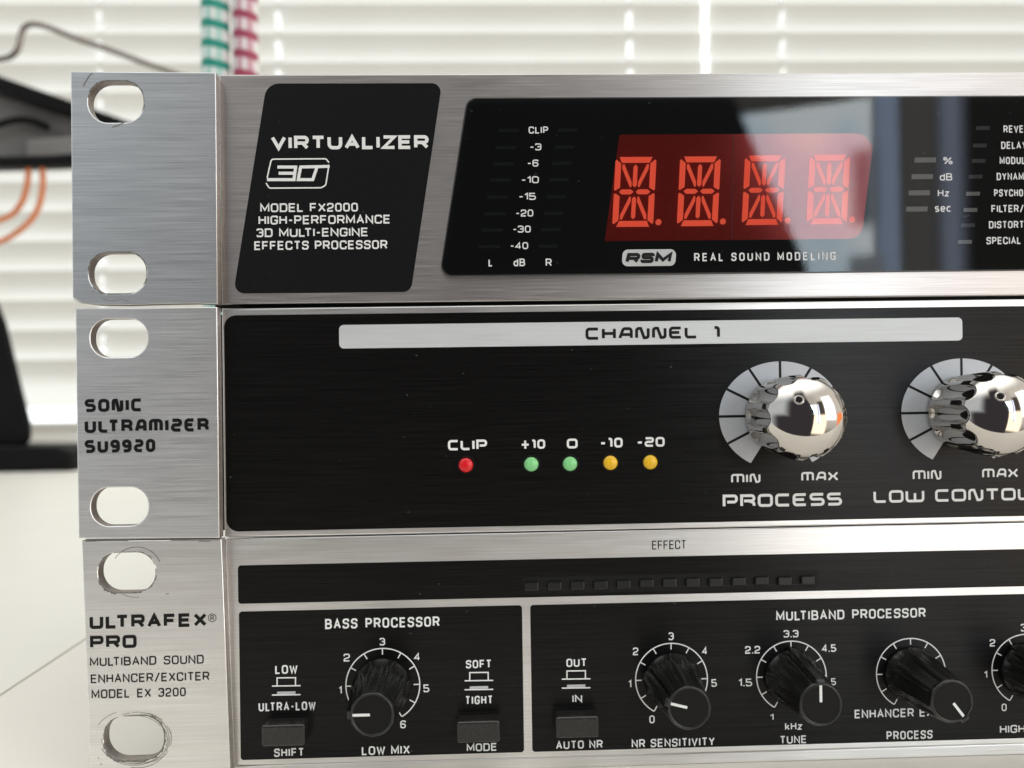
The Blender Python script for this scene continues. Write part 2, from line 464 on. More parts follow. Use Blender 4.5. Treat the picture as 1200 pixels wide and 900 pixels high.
M['knob_cap'] = plain('knob_cap_plastic', (.0075, .0075, .0072), .5, 0, .16, .2, 2500, .1)
M['button'] = plain('button_plastic', (.016, .0148, .013), .26, 0, .5, .3, 1200, .35)
M['slot'] = plain('slot_black', (.004, .004, .004), .55, 0, .25)
M['lens'] = plain('smoky_lens', (.007, .007, .007), .3, 0, .5, .3, 1500)
M['scratch'] = plain('scratch', (.20, .19, .175), .5, .3, .3, .6, 3000)
M['shaded_cut'] = plain('shaded_cut_metal', (.30, .265, .24), .5, .5, .5, .45, 1200, .5)  # cut edges, their dark brownish reflection put into the colour
M['burr'] = plain('worn_burr', (.20, .19, .17), .45, .4, .5, .8, 3500, .6)
def led(name, c, e):
    m = plain(name, c, .22, 0, .5, .3, 1400, .4, emit=(c, e * .5))
    nt = m.node_tree; N, L = nt.nodes, nt.links; p = N['Principled BSDF']
    tcn = N.new('ShaderNodeTexCoord'); ln = N.new('ShaderNodeVectorMath'); ln.operation = 'LENGTH'; L.new(tcn.outputs['Object'], ln.inputs[0])
    cr = N.new('ShaderNodeValToRGB'); mr = N.new('ShaderNodeMapRange'); L.new(ln.outputs['Value'], mr.inputs[0]); mr.inputs[1].default_value = 0; mr.inputs[2].default_value = .0015
    L.new(mr.outputs[0], cr.inputs[0])
    el_ = cr.color_ramp.elements; el_[0].color = (.45, .45, .45, 1); el_[0].position = .30; el_[1].color = (.35, .35, .35, 1); el_[1].position = 1.0
    e1_ = el_.new(.48); e1_.color = (1, 1, 1, 1); e2_ = el_.new(.82); e2_.color = (.9, .9, .9, 1)
    mx = N.new('ShaderNodeMix'); mx.data_type = 'RGBA'; mx.blend_type = 'MULTIPLY'; mx.inputs[0].default_value = 1
    b = p.inputs['Base Color']; L.new(b.links[0].from_socket, mx.inputs[6]); L.new(cr.outputs[0], mx.inputs[7]); L.new(mx.outputs[2], b)
    return m
M['led_red'] = led('red_led', (.62, .012, .018), .30)
M['led_green'] = led('green_led', (.22, .60, .24), .22)
M['led_yellow'] = led('yellow_led', (.78, .46, .02), .22)
M['blackplast'] = plain('black_plastic', (.004, .004, .0044), .55, 0, .15, .3, 60)
M['greyplate'] = plain('grey_plate', (.22, .21, .20), .38, .3, .5, .45, 14)
M['rod'] = plain('bent_rod', (.24, .21, .19), .22, 1.0)
M['orange'] = plain('orange_rubber', (.62, .20, .075), .5, 0, .4, .2, 120)
M['desk'] = plain('white_desk', (.80, .78, .715), .42, 0, .35, .035, 30)
M['desk2'] = plain('white_desk_board', (.81, .765, .695), .42, 0, .35, .035, 30)
M['seamfill'] = plain('seam_filler', (.52, .48, .41), .6)
M['sill'] = plain('painted_sill', (.62, .60, .57), .5, 0, .4, .05, 20)

def glass_mat():
    m = bpy.data.materials.new('display_glass'); m.use_nodes = True
    nt = m.node_tree; nt.nodes.clear()
    o = nt.nodes.new('ShaderNodeOutputMaterial'); mx = nt.nodes.new('ShaderNodeMixShader')
    tr = nt.nodes.new('ShaderNodeBsdfTransparent'); gl = nt.nodes.new('ShaderNodeBsdfGlossy'); fr = nt.nodes.new('ShaderNodeFresnel')
    fr.inputs['IOR'].default_value = 1.5
    tr.inputs[0].default_value = (.95, .96, .96, 1); gl.inputs['Roughness'].default_value = .006
    nt.links.new(fr.outputs[0], mx.inputs[0]); nt.links.new(tr.outputs[0], mx.inputs[1]); nt.links.new(gl.outputs[0], mx.inputs[2]); nt.links.new(mx.outputs[0], o.inputs[0])
    return m
M['glass'] = glass_mat()

def slat_mat():
    m = bpy.data.materials.new('blind_slat'); m.use_nodes = True
    nt = m.node_tree; nt.nodes.clear()
    o = nt.nodes.new('ShaderNodeOutputMaterial'); mx = nt.nodes.new('ShaderNodeMixShader')
    d = nt.nodes.new('ShaderNodeBsdfDiffuse'); t = nt.nodes.new('ShaderNodeBsdfTranslucent')
    tcn = nt.nodes.new('ShaderNodeTexCoord'); nz = nt.nodes.new('ShaderNodeTexNoise'); nz.inputs['Scale'].default_value = 6
    cr = nt.nodes.new('ShaderNodeMix'); cr.data_type = 'RGBA'
    cr.inputs[6].default_value = (.62, .595, .555, 1); cr.inputs[7].default_value = (.66, .645, .61, 1)
    nt.links.new(tcn.outputs['Object'], nz.inputs['Vector']); nt.links.new(nz.outputs[0], cr.inputs[0])
    nt.links.new(cr.outputs[2], d.inputs[0]); nt.links.new(cr.outputs[2], t.inputs[0])
    mx.inputs[0].default_value = .80
    nt.links.new(d.outputs[0], mx.inputs[1]); nt.links.new(t.outputs[0], mx.inputs[2]); nt.links.new(mx.outputs[0], o.inputs[0])
    return m
M['slat'] = slat_mat()

def sky_mat():
    m = bpy.data.materials.new('daylight_sky'); m.use_nodes = True
    nt = m.node_tree; nt.nodes.clear()
    o = nt.nodes.new('ShaderNodeOutputMaterial'); e = nt.nodes.new('ShaderNodeEmission')
    e.inputs[0].default_value = (.95, 1.0, 1.0, 1); e.inputs[1].default_value = 1.75
    nt.links.new(e.outputs[0], o.inputs[0]); return m
M['sky'] = sky_mat()

def stripe_mat(name, dark, pale, pitch, phase):
    """white cord wrapped with coloured bands"""
    m, nt, p = mat_new(name); N, L = nt.nodes, nt.links
    tcn = N.new('ShaderNodeTexCoord'); sp = N.new('ShaderNodeSeparateXYZ'); L.new(tcn.outputs['Object'], sp.inputs[0])
    def mth(op, a, b):
        n = N.new('ShaderNodeMath'); n.operation = op
        for i, v in enumerate((a, b)):
            if isinstance(v, (int, float)): n.inputs[i].default_value = v
            else: L.new(v, n.inputs[i])
        return n.outputs[0]
    wob = mth('MULTIPLY', mth('SINE', mth('MULTIPLY', sp.outputs[0], 330), 0), .0006)
    zz = mth('ADD', mth('ADD', sp.outputs[2], wob), phase)
    w = mth('SINE', mth('MULTIPLY', zz, 2 * PI / pitch), 0)
    mr = N.new('ShaderNodeMapRange'); mr.interpolation_type = 'SMOOTHSTEP'; L.new(w, mr.inputs[0]); mr.inputs[1].default_value = -.25; mr.inputs[2].default_value = .75
    v = mth('SINE', mth('MULTIPLY', sp.outputs[0], 1150), 0)
    mr2 = N.new('ShaderNodeMapRange'); mr2.interpolation_type = 'SMOOTHSTEP'; L.new(v, mr2.inputs[0]); mr2.inputs[1].default_value = -.3; mr2.inputs[2].default_value = .9
    mixa = N.new('ShaderNodeMix'); mixa.data_type = 'RGBA'; mixa.inputs[6].default_value = (*pale, 1); mixa.inputs[7].default_value = (.85, .86, .85, 1)
    L.new(mr2.outputs[0], mixa.inputs[0])
    mixb = N.new('ShaderNodeMix'); mixb.data_type = 'RGBA'; L.new(mr.outputs[0], mixb.inputs[0]); L.new(mixa.outputs[2], mixb.inputs[6]); mixb.inputs[7].default_value = (*dark, 1)
    L.new(mixb.outputs[2], p.inputs['Base Color']); p.inputs['Roughness'].default_value = .6
    return m

# ------------------------------------------------------------------ desk, window, blinds
ZD = pt(270, 912).z                                     # top of the desk, where the bottom unit stands
YB = 1.00                                               # plane of the blinds
def slab(name, poly, z, th, mat, parent=None):
    n = len(poly)
    vs = [(x, y, z) for x, y in poly] + [(x, y, z - th) for x, y in poly]
    fs = [tuple(range(n)), tuple(range(2 * n - 1, n - 1, -1))] + [(i, i + n, (i + 1) % n + n, (i + 1) % n) for i in range(n)]
    return mesh(name, vs, fs, mat, parent)
desk = thing('white_desk', 'white desk top under the stack of rack units, with a thin seam at the left', 'desk', (0, 0.2, ZD))
s0, s1 = ptz(-40, 840, ZD), ptz(100, 748, ZD)
sd = (s1 - s0).normalized()
yend = YB - 0.035
YD = -.115                                              # front edge of the desk
def seam(y): q = s0 + sd * ((y - s0.y) / sd.y); return (q.x, q.y)
a, b = seam(YD), seam(yend)
slab('desk_board', [a, b, (-2.8, yend), (-2.8, YD)][::-1], ZD, .025, M['desk'], desk)
slab('desk_board', [(a[0] + .0008, a[1]), (2.8, YD), (2.8, yend), (b[0] + .0008, b[1])], ZD, .025, M['desk2'], desk)
slab('seam_strip', [(a[0] - .002, a[1]), (a[0] + .003, a[1]), (b[0] + .003, b[1]), (b[0] - .002, b[1])], ZD - .0005, .002, M['seamfill'], desk)
sky = mesh('sky', [(-4, 1.6, -.6), (4, 1.6, -.6), (4, 1.6, 3), (-4, 1.6, 3)], [(0, 1, 2, 3)], M['sky'])
sky['kind'] = 'structure'

zs_t = pt(60, 509, YB).z; zs_b = ZD - .03
sill = tag(boxmesh('window_sill', (0, YB + .03, (zs_t + zs_b) / 2), (5.8, .10, zs_t - zs_b), .004, M['sill']),
           'pale painted window sill behind the back edge of the white desk', 'window sill')

PITCH_B = 34.0 / FPX * (DIST + YB)
edge0 = pt(60, 77, YB).z
def make_blind(x0, x1, holes, label):
    root = thing('window_blind', label, 'window blind', ((x0 + x1) / 2, YB, zs_t))
    vs, fs = [], []
    Ls, tilt = .072, math.radians(76)
    n0 = int((zs_t - edge0) / PITCH_B)
    NS = 8
    xs = [x0]
    for h in sorted(holes): xs += [h - .0040, h + .0040]
    xs.append(x1)
    for k in range(n0, 22):
        zt = edge0 + k * PITCH_B
        if zt - .071 < zs_t + .004: continue
        prof = []
        for i in range(NS + 1):
            s = i / NS
            cur = .0035 * (1 - (2 * s - 1) ** 2)          # crowned slat
            ly = -math.cos(tilt) * Ls * (.5 - s); lz = -math.sin(tilt) * Ls * s
            prof.append((YB + ly - cur * math.sin(tilt), zt + lz + cur * math.cos(tilt)))
        for j in range(len(xs) - 1):
            hole = j % 2 == 1
            for i in range(NS):
                if hole and i in (1, 2, 3, 6, 7): continue
                b0 = len(vs)
                (ya, za), (yb, zb) = prof[i], prof[i + 1]
                vs += [(xs[j], ya, za), (xs[j + 1], ya, za), (xs[j + 1], yb, zb), (xs[j], yb, zb)]
                fs.append((b0, b0 + 1, b0 + 2, b0 + 3))
    o = mesh('slats', vs, fs, M['slat'], root, True)
    boxmesh('bottom_rail', ((x0 + x1) / 2, YB, zs_t + .009), (x1 - x0, .022, .016), .003, M['slat'], root)
    for h in holes:
        tube('lift_cord', [(h, YB, zs_t + .01), (h, YB, .4), (h, YB, .85)], .0008, M['slat'], root, 6)
    return root
gx0, gx1 = pt(821.5, 40, YB).x, pt(829.5, 40, YB).x
def hx(u): return pt(u, 40, YB).x
make_blind(-2.8, gx0, [hx(-260), hx(119), hx(327), hx(737)], 'cream horizontal blind filling the window left of the bright vertical gap')
make_blind(gx1, 2.8, [hx(915), hx(1330)], 'narrow stretch of white horizontal blind right of the bright vertical gap')
# ------------------------------------------------------------------ things on the desk behind the rack
YC = 0.30
def hang(u0, u1, label, mat, nm='striped_cord'):
    a, b = pt(u0, 40, YC), pt(u1, 40, YC)
    r = (b.x - a.x) / 2; c = (a + b) / 2
    vs, fs = [], []; n = 20
    z0, z1 = ZD, c.z + .12
    me_n = 24
    for k in range(me_n + 1):
        z = z0 + (z1 - z0) * k / me_n
        for i in range(n):
            th = 2 * PI * i / n
            vs.append((c.x + r * math.cos(th), YC + r * math.sin(th), z))
    for k in range(me_n):
        for i in range(n):
            fs.append((k * n + i, k * n + (i + 1) % n, (k + 1) * n + (i + 1) % n, (k + 1) * n + i))
    fs.append(tuple(range(n))[::-1]); fs.append(tuple(range(me_n * n, me_n * n + n)))
    o0 = Vector((c.x, YC, z0))
    me = bpy.data.meshes.new(nm); me.from_pydata([tuple(Vector(v) - o0) for v in vs], [], fs); me.update()
    o = link(nm, me, mat, None, o0, True)
    return tag(o, label, 'cord', 'striped cords behind the top unit')
pitch_c = 22.8 / FPX * (DIST + YC)
zc = pt(252, 33.5, YC).z - ZD
zm = pt(288, 45, YC).z - ZD
hang(236.5, 268.5, 'teal and white banded cord hanging behind the top rack unit', stripe_mat('teal_bands', (.0, .27, .20), (.42, .66, .60), pitch_c, pitch_c * .25 - zc))
hang(273.5, 302, 'magenta and white banded cord hanging behind the top rack unit', stripe_mat('magenta_bands', (.36, .045, .10), (.62, .36, .42), pitch_c, pitch_c * .25 - zm))

YS = 0.60
def xyz(u, v, y): return pt(u, v, y)
def solid(name, px, y, th, mat, parent, bev=.002, r=0):
    L = [xz(u, v, y) for u, v in px]
    if r: L = fillet(L, r, 5)
    return plate(name, [L], y, th, bev, mat, parent)
stand = thing('equipment_stand', 'blurred black stand with flared post and bracket at the left edge, behind the rack', 'stand', pt(-20, 555, YS))
zb0 = ptz(0, 555.5, ZD)
solid('base', [(-150, 522), (62, 523), (82, 530), (86, 556), (-150, 556)], YS, .045, M['blackplast'], stand, .003, .006)
solid('post', [(-90, 40), (-45, 40), (-70, 200), (-60, 300), (-8, 348), (4, 378), (19, 440), (33, 496), (34, 523.2), (-140, 523.2), (-110, 300)], YS + .015, .008, M['blackplast'], stand, .004, .01)
solid('top_bar', [(-75, 62), (172, 149), (172, 163), (-75, 84)], YS - .02, .022, M['blackplast'], stand, .003)
solid('grey_plate', [(-60, 80), (168, 150), (168, 188), (-60, 192)], YS + .004, .008, M['greyplate'], stand, .002)
solid('lower_bar', [(-60, 184), (20, 182), (60, 181), (168, 172), (168, 188), (60, 194), (-60, 197)], YS - .015, .018, M['blackplast'], stand, .003)
tube('strap', [pt(u, v, YS - .006) for u, v in ((-40, 158), (-8, 148), (18, 141), (38, 142), (56, 149))], .0034, M['blackplast'], stand)
solid('clamp_block', [(30, 163), (88, 158), (88, 184), (30, 186)], YS - .012, .014, M['greyplate'], stand, .003, .003)
tube('bent_rod', [pt(u, v, YS - .004 - max(0, (u - 120)) * .0001) for u, v in ((-60, 74), (-20, 71), (2, 69), (13, 66), (20, 59), (23, 50), (25, 40), (29, 32), (36, 28.5), (46, 29), (62, 34), (92, 46), (125, 57), (160, 70), (205, 86), (250, 101))], .0027, M['rod'], stand)
cab = tube('orange_cable', [pt(u, v, YS - .008) for u, v in ((33.5, 190), (33, 205), (31, 220), (25, 238), (13, 252), (-6, 260), (-26, 264), (-36, 275), (-26, 285), (-4, 284), (16, 275), (36, 258), (46, 240), (50, 220), (50, 205), (49, 190))], .0026, M['orange'])
tag(cab, 'loop of orange cable hanging below the black bracket at the left', 'cable')

def ring_mesh(name, R, r, n=40, m=10):
    vs, fs = [], []
    for i in range(n):
        th = 2 * PI * i / n
        for k in range(m):
            ph = 2 * PI * k / m
            q = R + r * math.cos(ph)
            vs.append((q * math.cos(th), r * math.sin(ph), q * math.sin(th)))
    for i in range(n):
        for k in range(m): fs.append((i * m + k, i * m + (k + 1) % m, ((i + 1) % n) * m + (k + 1) % m, ((i + 1) % n) * m + k))
    me = bpy.data.meshes.new(name); me.from_pydata(vs, [], fs); me.update(); return me

# ------------------------------------------------------------------ rack units
def zpx(u, v): return pt(u, v).z
XF = pt(260.2, 400).x                           # left end of the recessed faceplates
XR = XF + .43
T_EAR = .0024
def ear(name, corners, holes, mat, root, yfront=-T_EAR, jag=None):
    L = [xz(u, v, yfront) for u, v in corners]
    loops = [L]
    for (u, v, w, h, r) in holes:
        c = pt(u, v, yfront); k = (DIST + yfront) / FPX
        loops.append(stadium(c.x, c.z, w * k, h * k, 16, r * k))
    o = plate(name, loops, yfront, T_EAR - .00012, .00022, mat, root)
    o.data.materials.append(M['shaded_cut'])
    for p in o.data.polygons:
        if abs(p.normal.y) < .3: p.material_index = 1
    return o

def wear(parent, hole, segs, y):
    """dark burrs worn into the rim of a slot: (start, end) along the outline from the lower left corner, width in pixels"""
    u, v, w, h, r = hole; c = pt(u, v, -T_EAR); k = (DIST - T_EAR) / FPX
    A = stadium(c.x, c.z, w * k, h * k, 24, r * k); n = len(A)
    for f0, f1, wm in segs:
        vs, fs = [], []; i0, i1 = int(f0 * n), int(f1 * n); ph = random.uniform(0, 9)
        for q, i in enumerate(range(i0, i1 + 1)):
            p = Vector(A[i % n]); d = (p - Vector((c.x, c.z))).normalized()
            t = (i - i0) / max(1, i1 - i0)
            ww = wm * k * math.sin(PI * t) ** .5 * (.55 + .25 * math.sin(q * .9 + ph) + .2 * math.sin(q * 2.3 + ph * 2))
            a_ = p - d * .00006; b_ = p + d * (max(ww, 0) + .00002)
            vs += [(a_.x, y, a_.y), (b_.x, y, b_.y)]
        for q in range(i1 - i0): fs.append((2 * q, 2 * q + 1, 2 * q + 3, 2 * q + 2))
        mesh('worn_rim', vs, fs, M['burr'], parent)

def chassis(root, ztop, zbot):
    boxmesh('seam_blocker', (XF + .0005, .0030, (ztop + zbot) / 2), (.005, .0016, ztop - zbot - .0004), .0001, M['chassis'], root)  # added dark strip, keeps the seam dark and blocks light through the gap
    return boxmesh('chassis', (XF + .2150, .115, (ztop + zbot) / 2), (.4265, .222, ztop - zbot), .0008, M['chassis'], root)

# ---- unit 1 --------------------------------------------------------------------------------------
z1t, z1b = (zpx(270, 86.4) + zpx(1150, 85.3)) / 2, (zpx(270, 356) + zpx(1100, 348)) / 2
z2t, z2b = (zpx(270, 361.5) + zpx(1100, 351.5)) / 2, (zpx(268, 629.3) + zpx(1100, 614)) / 2
z3t, z3b = z2b - .00022, ZD
u1 = thing('effects_processor', 'top rack unit, silver with red display window and black slanted name plate', 'rack unit', (XF, 0, z1b), 'stacked rack units')
u2 = thing('sonic_processor', 'middle rack unit, black face with chrome knobs and five coloured LEDs', 'rack unit', (XF, 0, z2b), 'stacked rack units')
u3 = thing('exciter_processor', 'bottom rack unit, black sections in a silver face with black pointer knobs', 'rack unit', (XF, 0, z3b), 'stacked rack units')

fp1 = plate('front_panel', [rect(XF, z1b, XR, z1t)], 0, .002, .0003, M['alu'], u1)
chassis(u1, z1t - .001, z2t - .0006)
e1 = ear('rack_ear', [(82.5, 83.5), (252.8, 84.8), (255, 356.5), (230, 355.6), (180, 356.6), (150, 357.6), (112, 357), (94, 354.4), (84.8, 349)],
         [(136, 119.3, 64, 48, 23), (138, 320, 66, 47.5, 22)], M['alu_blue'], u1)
ye = -T_EAR - .00004
def scr(parent, polys, t=.00016, y=ye):
    for q in polys: lines(parent, [q], t * random.uniform(.8, 1.2), M['scratch'], y, 'scratch')
H1 = (136, 119.3, 64, 48, 23); H2 = (138, 320, 66, 47.5, 22)
scr(e1, [[(97.5, 100.5), (101, 94), (105, 88), (108.5, 85.5)], [(131, 149), (138, 147), (145, 143.5)]], .00016)
wear(e1, H1, [(.74, .97, 2.0), (.5, .74, 1.3), (.42, .52, 1.2)], ye)
wear(e1, H2, [(.78, 1.0, 2.2), (.5, .78, 1.6), (.4, .5, 1.3), (.1, .3, 1.2)], ye)
scr(e1, [[(86, 351), (95, 355), (110, 356.5)], [(120, 350), (130, 353), (142, 351), (152, 353)], [(108, 341.5), (110, 341.8)]], .00008)

# slanted name plate
npl = plate('name_plate', [fillet([xz(312.5, 98), xz(518, 97.5), xz(481.5, 342), xz(273.5, 344)], [.0028, .0017, .0018, .0018], 8)], -.00004, .00004, 0, M['black_print'], u1)
text(npl, 'VIRTUALIZER', 317.5, 502.5, 175, 158.8, M['white_ink'], wt=.225, gap=.65, r=.27)
for s, a, b, vb, vt in (('MODEL FX2000', 305, 419.5, 248.3, 238), ('HIGH-PERFORMANCE', 303, 457.5, 262.6, 252.2), ('3D MULTI-ENGINE', 300.7, 431.5, 277.4, 267.2), ('EFFECTS PROCESSOR', 298, 454, 292.4, 282)):
    text(npl, s, a, b, vb, vt, M['white_ink'], wt=.165, gap=.85, r=.2)
lg = [[(300.5, 193.8), (345.5, 193.8), (343, 211.3), (312.5, 211.3)]]
E3 = lambda pts: [(250 + x / 4, 70 + y / 4) for x, y in pts]
em = lines(npl, [E3([(300, 503), (386, 503), (378, 562), (252, 562)]), E3([(306, 532), (380, 532)]), E3([(409, 503), (398, 562), (466, 562), (486, 503)]), E3([(404, 503), (545, 500)])], .00058, M['white_ink'], -.00009, 'emblem')
lines(npl, [E3([(252, 555), (272, 466), (528, 464), (542, 482)]), E3([(247, 578), (262, 602), (506, 600), (527, 588), (542, 492)])], .00026, M['white_ink'], -.00009, 'emblem_frame', r=.0006)

# display window
XW = XF + .25
dl = [xz(547, 114.2), xz(1030, 113.6), xz(1030, 319.6), xz(514.5, 324.2)]
zt_, zb_ = (dl[0][1] + dl[1][1]) / 2, (dl[2][1] + dl[3][1]) / 2
dl = [(dl[0][0], zt_), (XW, zt_), (XW - .007, zb_), (dl[3][0], zb_)]
lip = plate('display_lip', [fillet(dl, .0022, 8)], -.0003, .0003, .0001, M['lip'], u1)
def inset(L, d):
    c = Vector((sum(p[0] for p in L) / 4, sum(p[1] for p in L) / 4))
    return [(p[0] + (d if p[0] < c.x else -d), p[1] + (d if p[1] < c.y else -d)) for p in L]
dw = plate('display_window', [fillet(inset(dl, .00028), .0020, 8)], -.00034, .00004, 0, M['display_black'], u1)
YW = -.00034
rf = [xz(726, 161.5, YW), xz(1024.5, 152.5, YW), xz(1009.5, 281, YW), xz(708.5, 281.5, YW)]
rz1 = (rf[0][1] + rf[1][1]) / 2; rz0 = (rf[2][1] + rf[3][1]) / 2
rf = [(rf[0][0], rz1), (rf[1][0], rz1), (rf[2][0], rz0), (rf[3][0], rz0)]
plate('red_filter', [fillet(rf, [.0002, .0032, .0030, .0002], 8)], YW - .00003, .00003, 0, M['red_filter'], dw)
lines(dw, [[(859.5, 156.5), (858, 281)]], .00014, plain('seam_red', (.16, .03, .03), .5), YW - .00005, 'module_seam')

def digit_mesh():
    """14-segment digit with point; local mm frame, origin lower left, slanted"""
    K = (DIST + YW) / FPX
    w, h, t, g = 48.5 * K, 82.5 * K, 7.0 * K, .8 * K
    sh = 5.5 / 82.5
    segs = []
    def seg(pts): segs.append([(x + sh * y, y) for x, y in pts])
    m = h / 2
    b = t * .62
    # horizontals top and bottom
    for y0, s in ((h, -1), (0, 1)):
        seg([(t * .55 + g, y0), (w - t * .55 - g, y0), (w - t - g, y0 + s * t), (t + g, y0 + s * t)][::s])
    # outer verticals
    for x0, s in ((0, 1), (w, -1)):
        for ya, yb in ((m, h), (0, m)):
            lo, hi = ya, yb
            o = t * .55
            pts = [(x0, lo + (o * .5 if lo else o) + g), (x0, hi - (o if hi == h else o * .5) - g), (x0 + s * t * .2, hi - (o * .6 if hi == h else o * .2) - g), (x0 + s * t, hi - (t if hi == h else t * .6) - g),
                   (x0 + s * t, lo + (t if lo == 0 else t * .6) + g), (x0 + s * t * .2, lo + (o * .6 if lo == 0 else o * .2) + g)]
            seg(pts if s < 0 else pts[::-1])
    # centre bars
    for xa, xb in ((t * .75, w / 2 - g), (w / 2 + g, w - t * .75)):
        seg([(xa + t * .1, m), (xa + t * .55, m + t * .42), (xb - t * .5, m + t * .42), (xb, m), (xb - t * .5, m - t * .42), (xa + t * .55, m - t * .42)][::-1])
    # centre verticals
    for ya, yb in ((m + t * .75, h - t - g * 2.4), (t + g * 2.4, m - t * .75)):
        seg([(w / 2 - t * .36, ya + t * .35), (w / 2, ya), (w / 2 + t * .36, ya + t * .35), (w / 2 + t * .36, yb - t * .4), (w / 2, yb), (w / 2 - t * .36, yb - t * .4)])
    # diagonals
    for sx in (0, 1):
        for sy in (0, 1):
            A = (t + g * 2.0, h - t - g * 2.2); B = (w / 2 - t * .36 - g * 1.6, m + t * .75)
            pts = [(A[0], A[1]), (A[0], A[1] - t * .75), (B[0] - t * .25, B[1]), (B[0], B[1] + t * .1), (B[0], B[1] + t * .9), (A[0] + t * .35, A[1])]
            if sx: pts = [(w - x, y) for x, y in pts]
            if sy: pts = [(x, h - y) for x, y in pts]
            if (sx + sy) % 2: pts = pts[::-1]
            seg(pts)
    # point
    cx, cy, r = w + t * .95 - sh * t, t * .75, t * .52
    seg([(cx + r * math.cos(2 * PI * k / 16), cy + r * math.sin(2 * PI * k / 16)) for k in range(16)])
    vs, fs = [], []
    for p in segs:
        b0 = len(vs); vs += [(x, 0, y) for x, y in p]; fs.append(tuple(range(b0, b0 + len(p))))
    me = bpy.data.meshes.new('display_digit'); me.from_pydata(vs, [], fs); me.update()
    return me
dme = digit_mesh()
for i, (u, v) in enumerate(((717.3, 266), (793, 265.2), (869, 263.8), (945, 262.8))):
    link('display_digit', dme, M['digit'], dw, pt(u, v, YW - .00006))
# meter bars and marks
YL = YW - .00005
YT = -.00064                                            # printed on the front of the glass
rows = [153, 173, 192, 211, 231, 250.5, 269.5, 289]
def bar(u0, u1, v, hpx, mat, lab=None):
    a, b = xz(u0, v + hpx / 2, YL), xz(u1, v - hpx / 2, YL)
    o = polysheet('indicator_bar', [[(a[0], a[1]), (b[0], a[1]), (b[0] + .0001, b[1]), (a[0] + .0001, b[1])]], YL, mat, dw)
    return o
for i, v in enumerate(rows):
    bar(583.5 - i * 3.2, 608 - i * 3.2, v, 4, M['bar_dim']); bar(653.5 - i * 3.25, 676 - i * 3.25, v - .5, 4, M['bar_dim'])
for s, a, b, vb, vt in (('CLIP', 619.5, 642.5, 156.5, 148.2), ('-3', 621, 634.5, 176.2, 168), ('-6', 618, 631, 195.3, 187), ('-10', 611, 631.5, 214.7, 206.5), ('-15', 608, 628, 234.3, 226), ('-20', 604.5, 625, 253.8, 245.5),
                        ('-30', 601, 622, 272.6, 264.4), ('-40', 598, 619, 292, 283.8), ('L', 572.5, 577.3, 312.3, 303.5), ('dB', 601.8, 615.5, 312, 303), ('R', 639.5, 646.7, 312, 303)):
    text(dw, s, a, b, vb, vt, M['display_ink'], YT, wt=.16, gap=.9, r=.22)
for s, u0, v, a, b, vb, vt in (('%', 1071.5, 187.5, 1105.5, 1116.3, 192.5, 184), ('dB', 1068, 207, 1101.3, 1116, 211.5, 203), ('Hz', 1064.5, 226, 1099, 1112.3, 230.3, 222), ('sec', 1061.7, 245, 1095.5, 1114.5, 248.3, 239)):
    bar(u0, u0 + 25, v, 6, M['bar_lit'])
    text(dw, s, a, b, vb, vt, M['display_ink'], YT, wt=.15, gap=.95, r=.2)
for i, (s, u0, v, a, b, vb) in enumerate((('REVERB', 1143.5, 150, 1176, 1212, 155.5), ('DELAY', 1140, 170.5, 1173.3, 1203, 174.5), ('MODULATION', 1138.5, 188.5, 1171.5, 1229, 192.3), ('DYNAMICS', 1135, 207, 1168, 1215, 211), ('PSYCHO', 1132, 227, 1165, 1199, 230.3),
                                ('FILTER/EQ', 1129, 246, 1161.8, 1213, 248.7), ('DISTORTION', 1126, 264, 1159, 1216, 267.5), ('SPECIAL', 1122.5, 283.5, 1156, 1196.5, 286.2))):
    bar(u0, u0 + 16, v, 4.6, M['bar_mid'] if i not in (4, 5, 7) else M['bar_lit'])
    text(dw, s, a, b, vb, vb - 8.6, M['display_ink'], YT, wt=.155, gap=.85, r=.22)
bp = pt(760, 312, YL); bq = pt(760, 292.5, YL)
bx0, bx1 = pt(728, 302, YL).x, pt(792.5, 302, YL).x
bd = plate('badge', [fillet([(bx0, bp.z), (bx1 - .0003, bp.z), (bx1, bq.z), (bx0 + .0003, bq.z)], .0011, 8)], YT, .00003, 0, M['grey_ink'], dw)
text(dw, 'RSM', 732.5, 785.5, 308.3, 296.2, M['black_ink'], YT - .00003, wt=.29, gap=.4, r=.14, shear=.25)
text(dw, 'REAL SOUND MODELING', 813.5, 979.5, 305.5, 295.8, M['display_ink'], YT, wt=.16, gap=1.9, r=.2)
plate('display_glass', [fillet(inset(dl, .0002), .0021, 8)], -.0006, 0, 0, M['glass'], dw)

# ---- unit 2 --------------------------------------------------------------------------------------
fp2 = plate('front_panel', [rect(XF, z2b, XR, z2t)], 0, .002, .0003, M['alu_warm'], u2)
chassis(u2, z2t - .0008, z2b + .0008)
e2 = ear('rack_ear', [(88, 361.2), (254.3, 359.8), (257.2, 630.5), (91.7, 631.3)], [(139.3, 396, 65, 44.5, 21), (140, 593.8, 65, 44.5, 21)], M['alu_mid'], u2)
for s, a, b, vb, vt in (('SONIC', 99.2, 166.8, 482.5, 467.3), ('ULTRAMIZER', 99.2, 244.6, 506.5, 491), ('SU9920', 99.2, 182, 530.3, 515)):
    text(e2, s, a, b, vb, vt, M['black_ink'], ye, 'T', wt=.235, gap=.68, r=.2)
bx, by_, bz = pt(264, 500).x, 0, 0
zt, zb = (zpx(280, 370) + zpx(1150, 358.7)) / 2, (zpx(285, 622.3) + zpx(1150, 606)) / 2
bp2 = plate('black_face', [fillet(rect(bx, zb, XR - .004, zt), .0023, 8)], -.00004, .00004, 0, M['black_anod'], u2)
bar_l, bar_r = pt(397.5, 395).x, pt(1127.5, 384).x
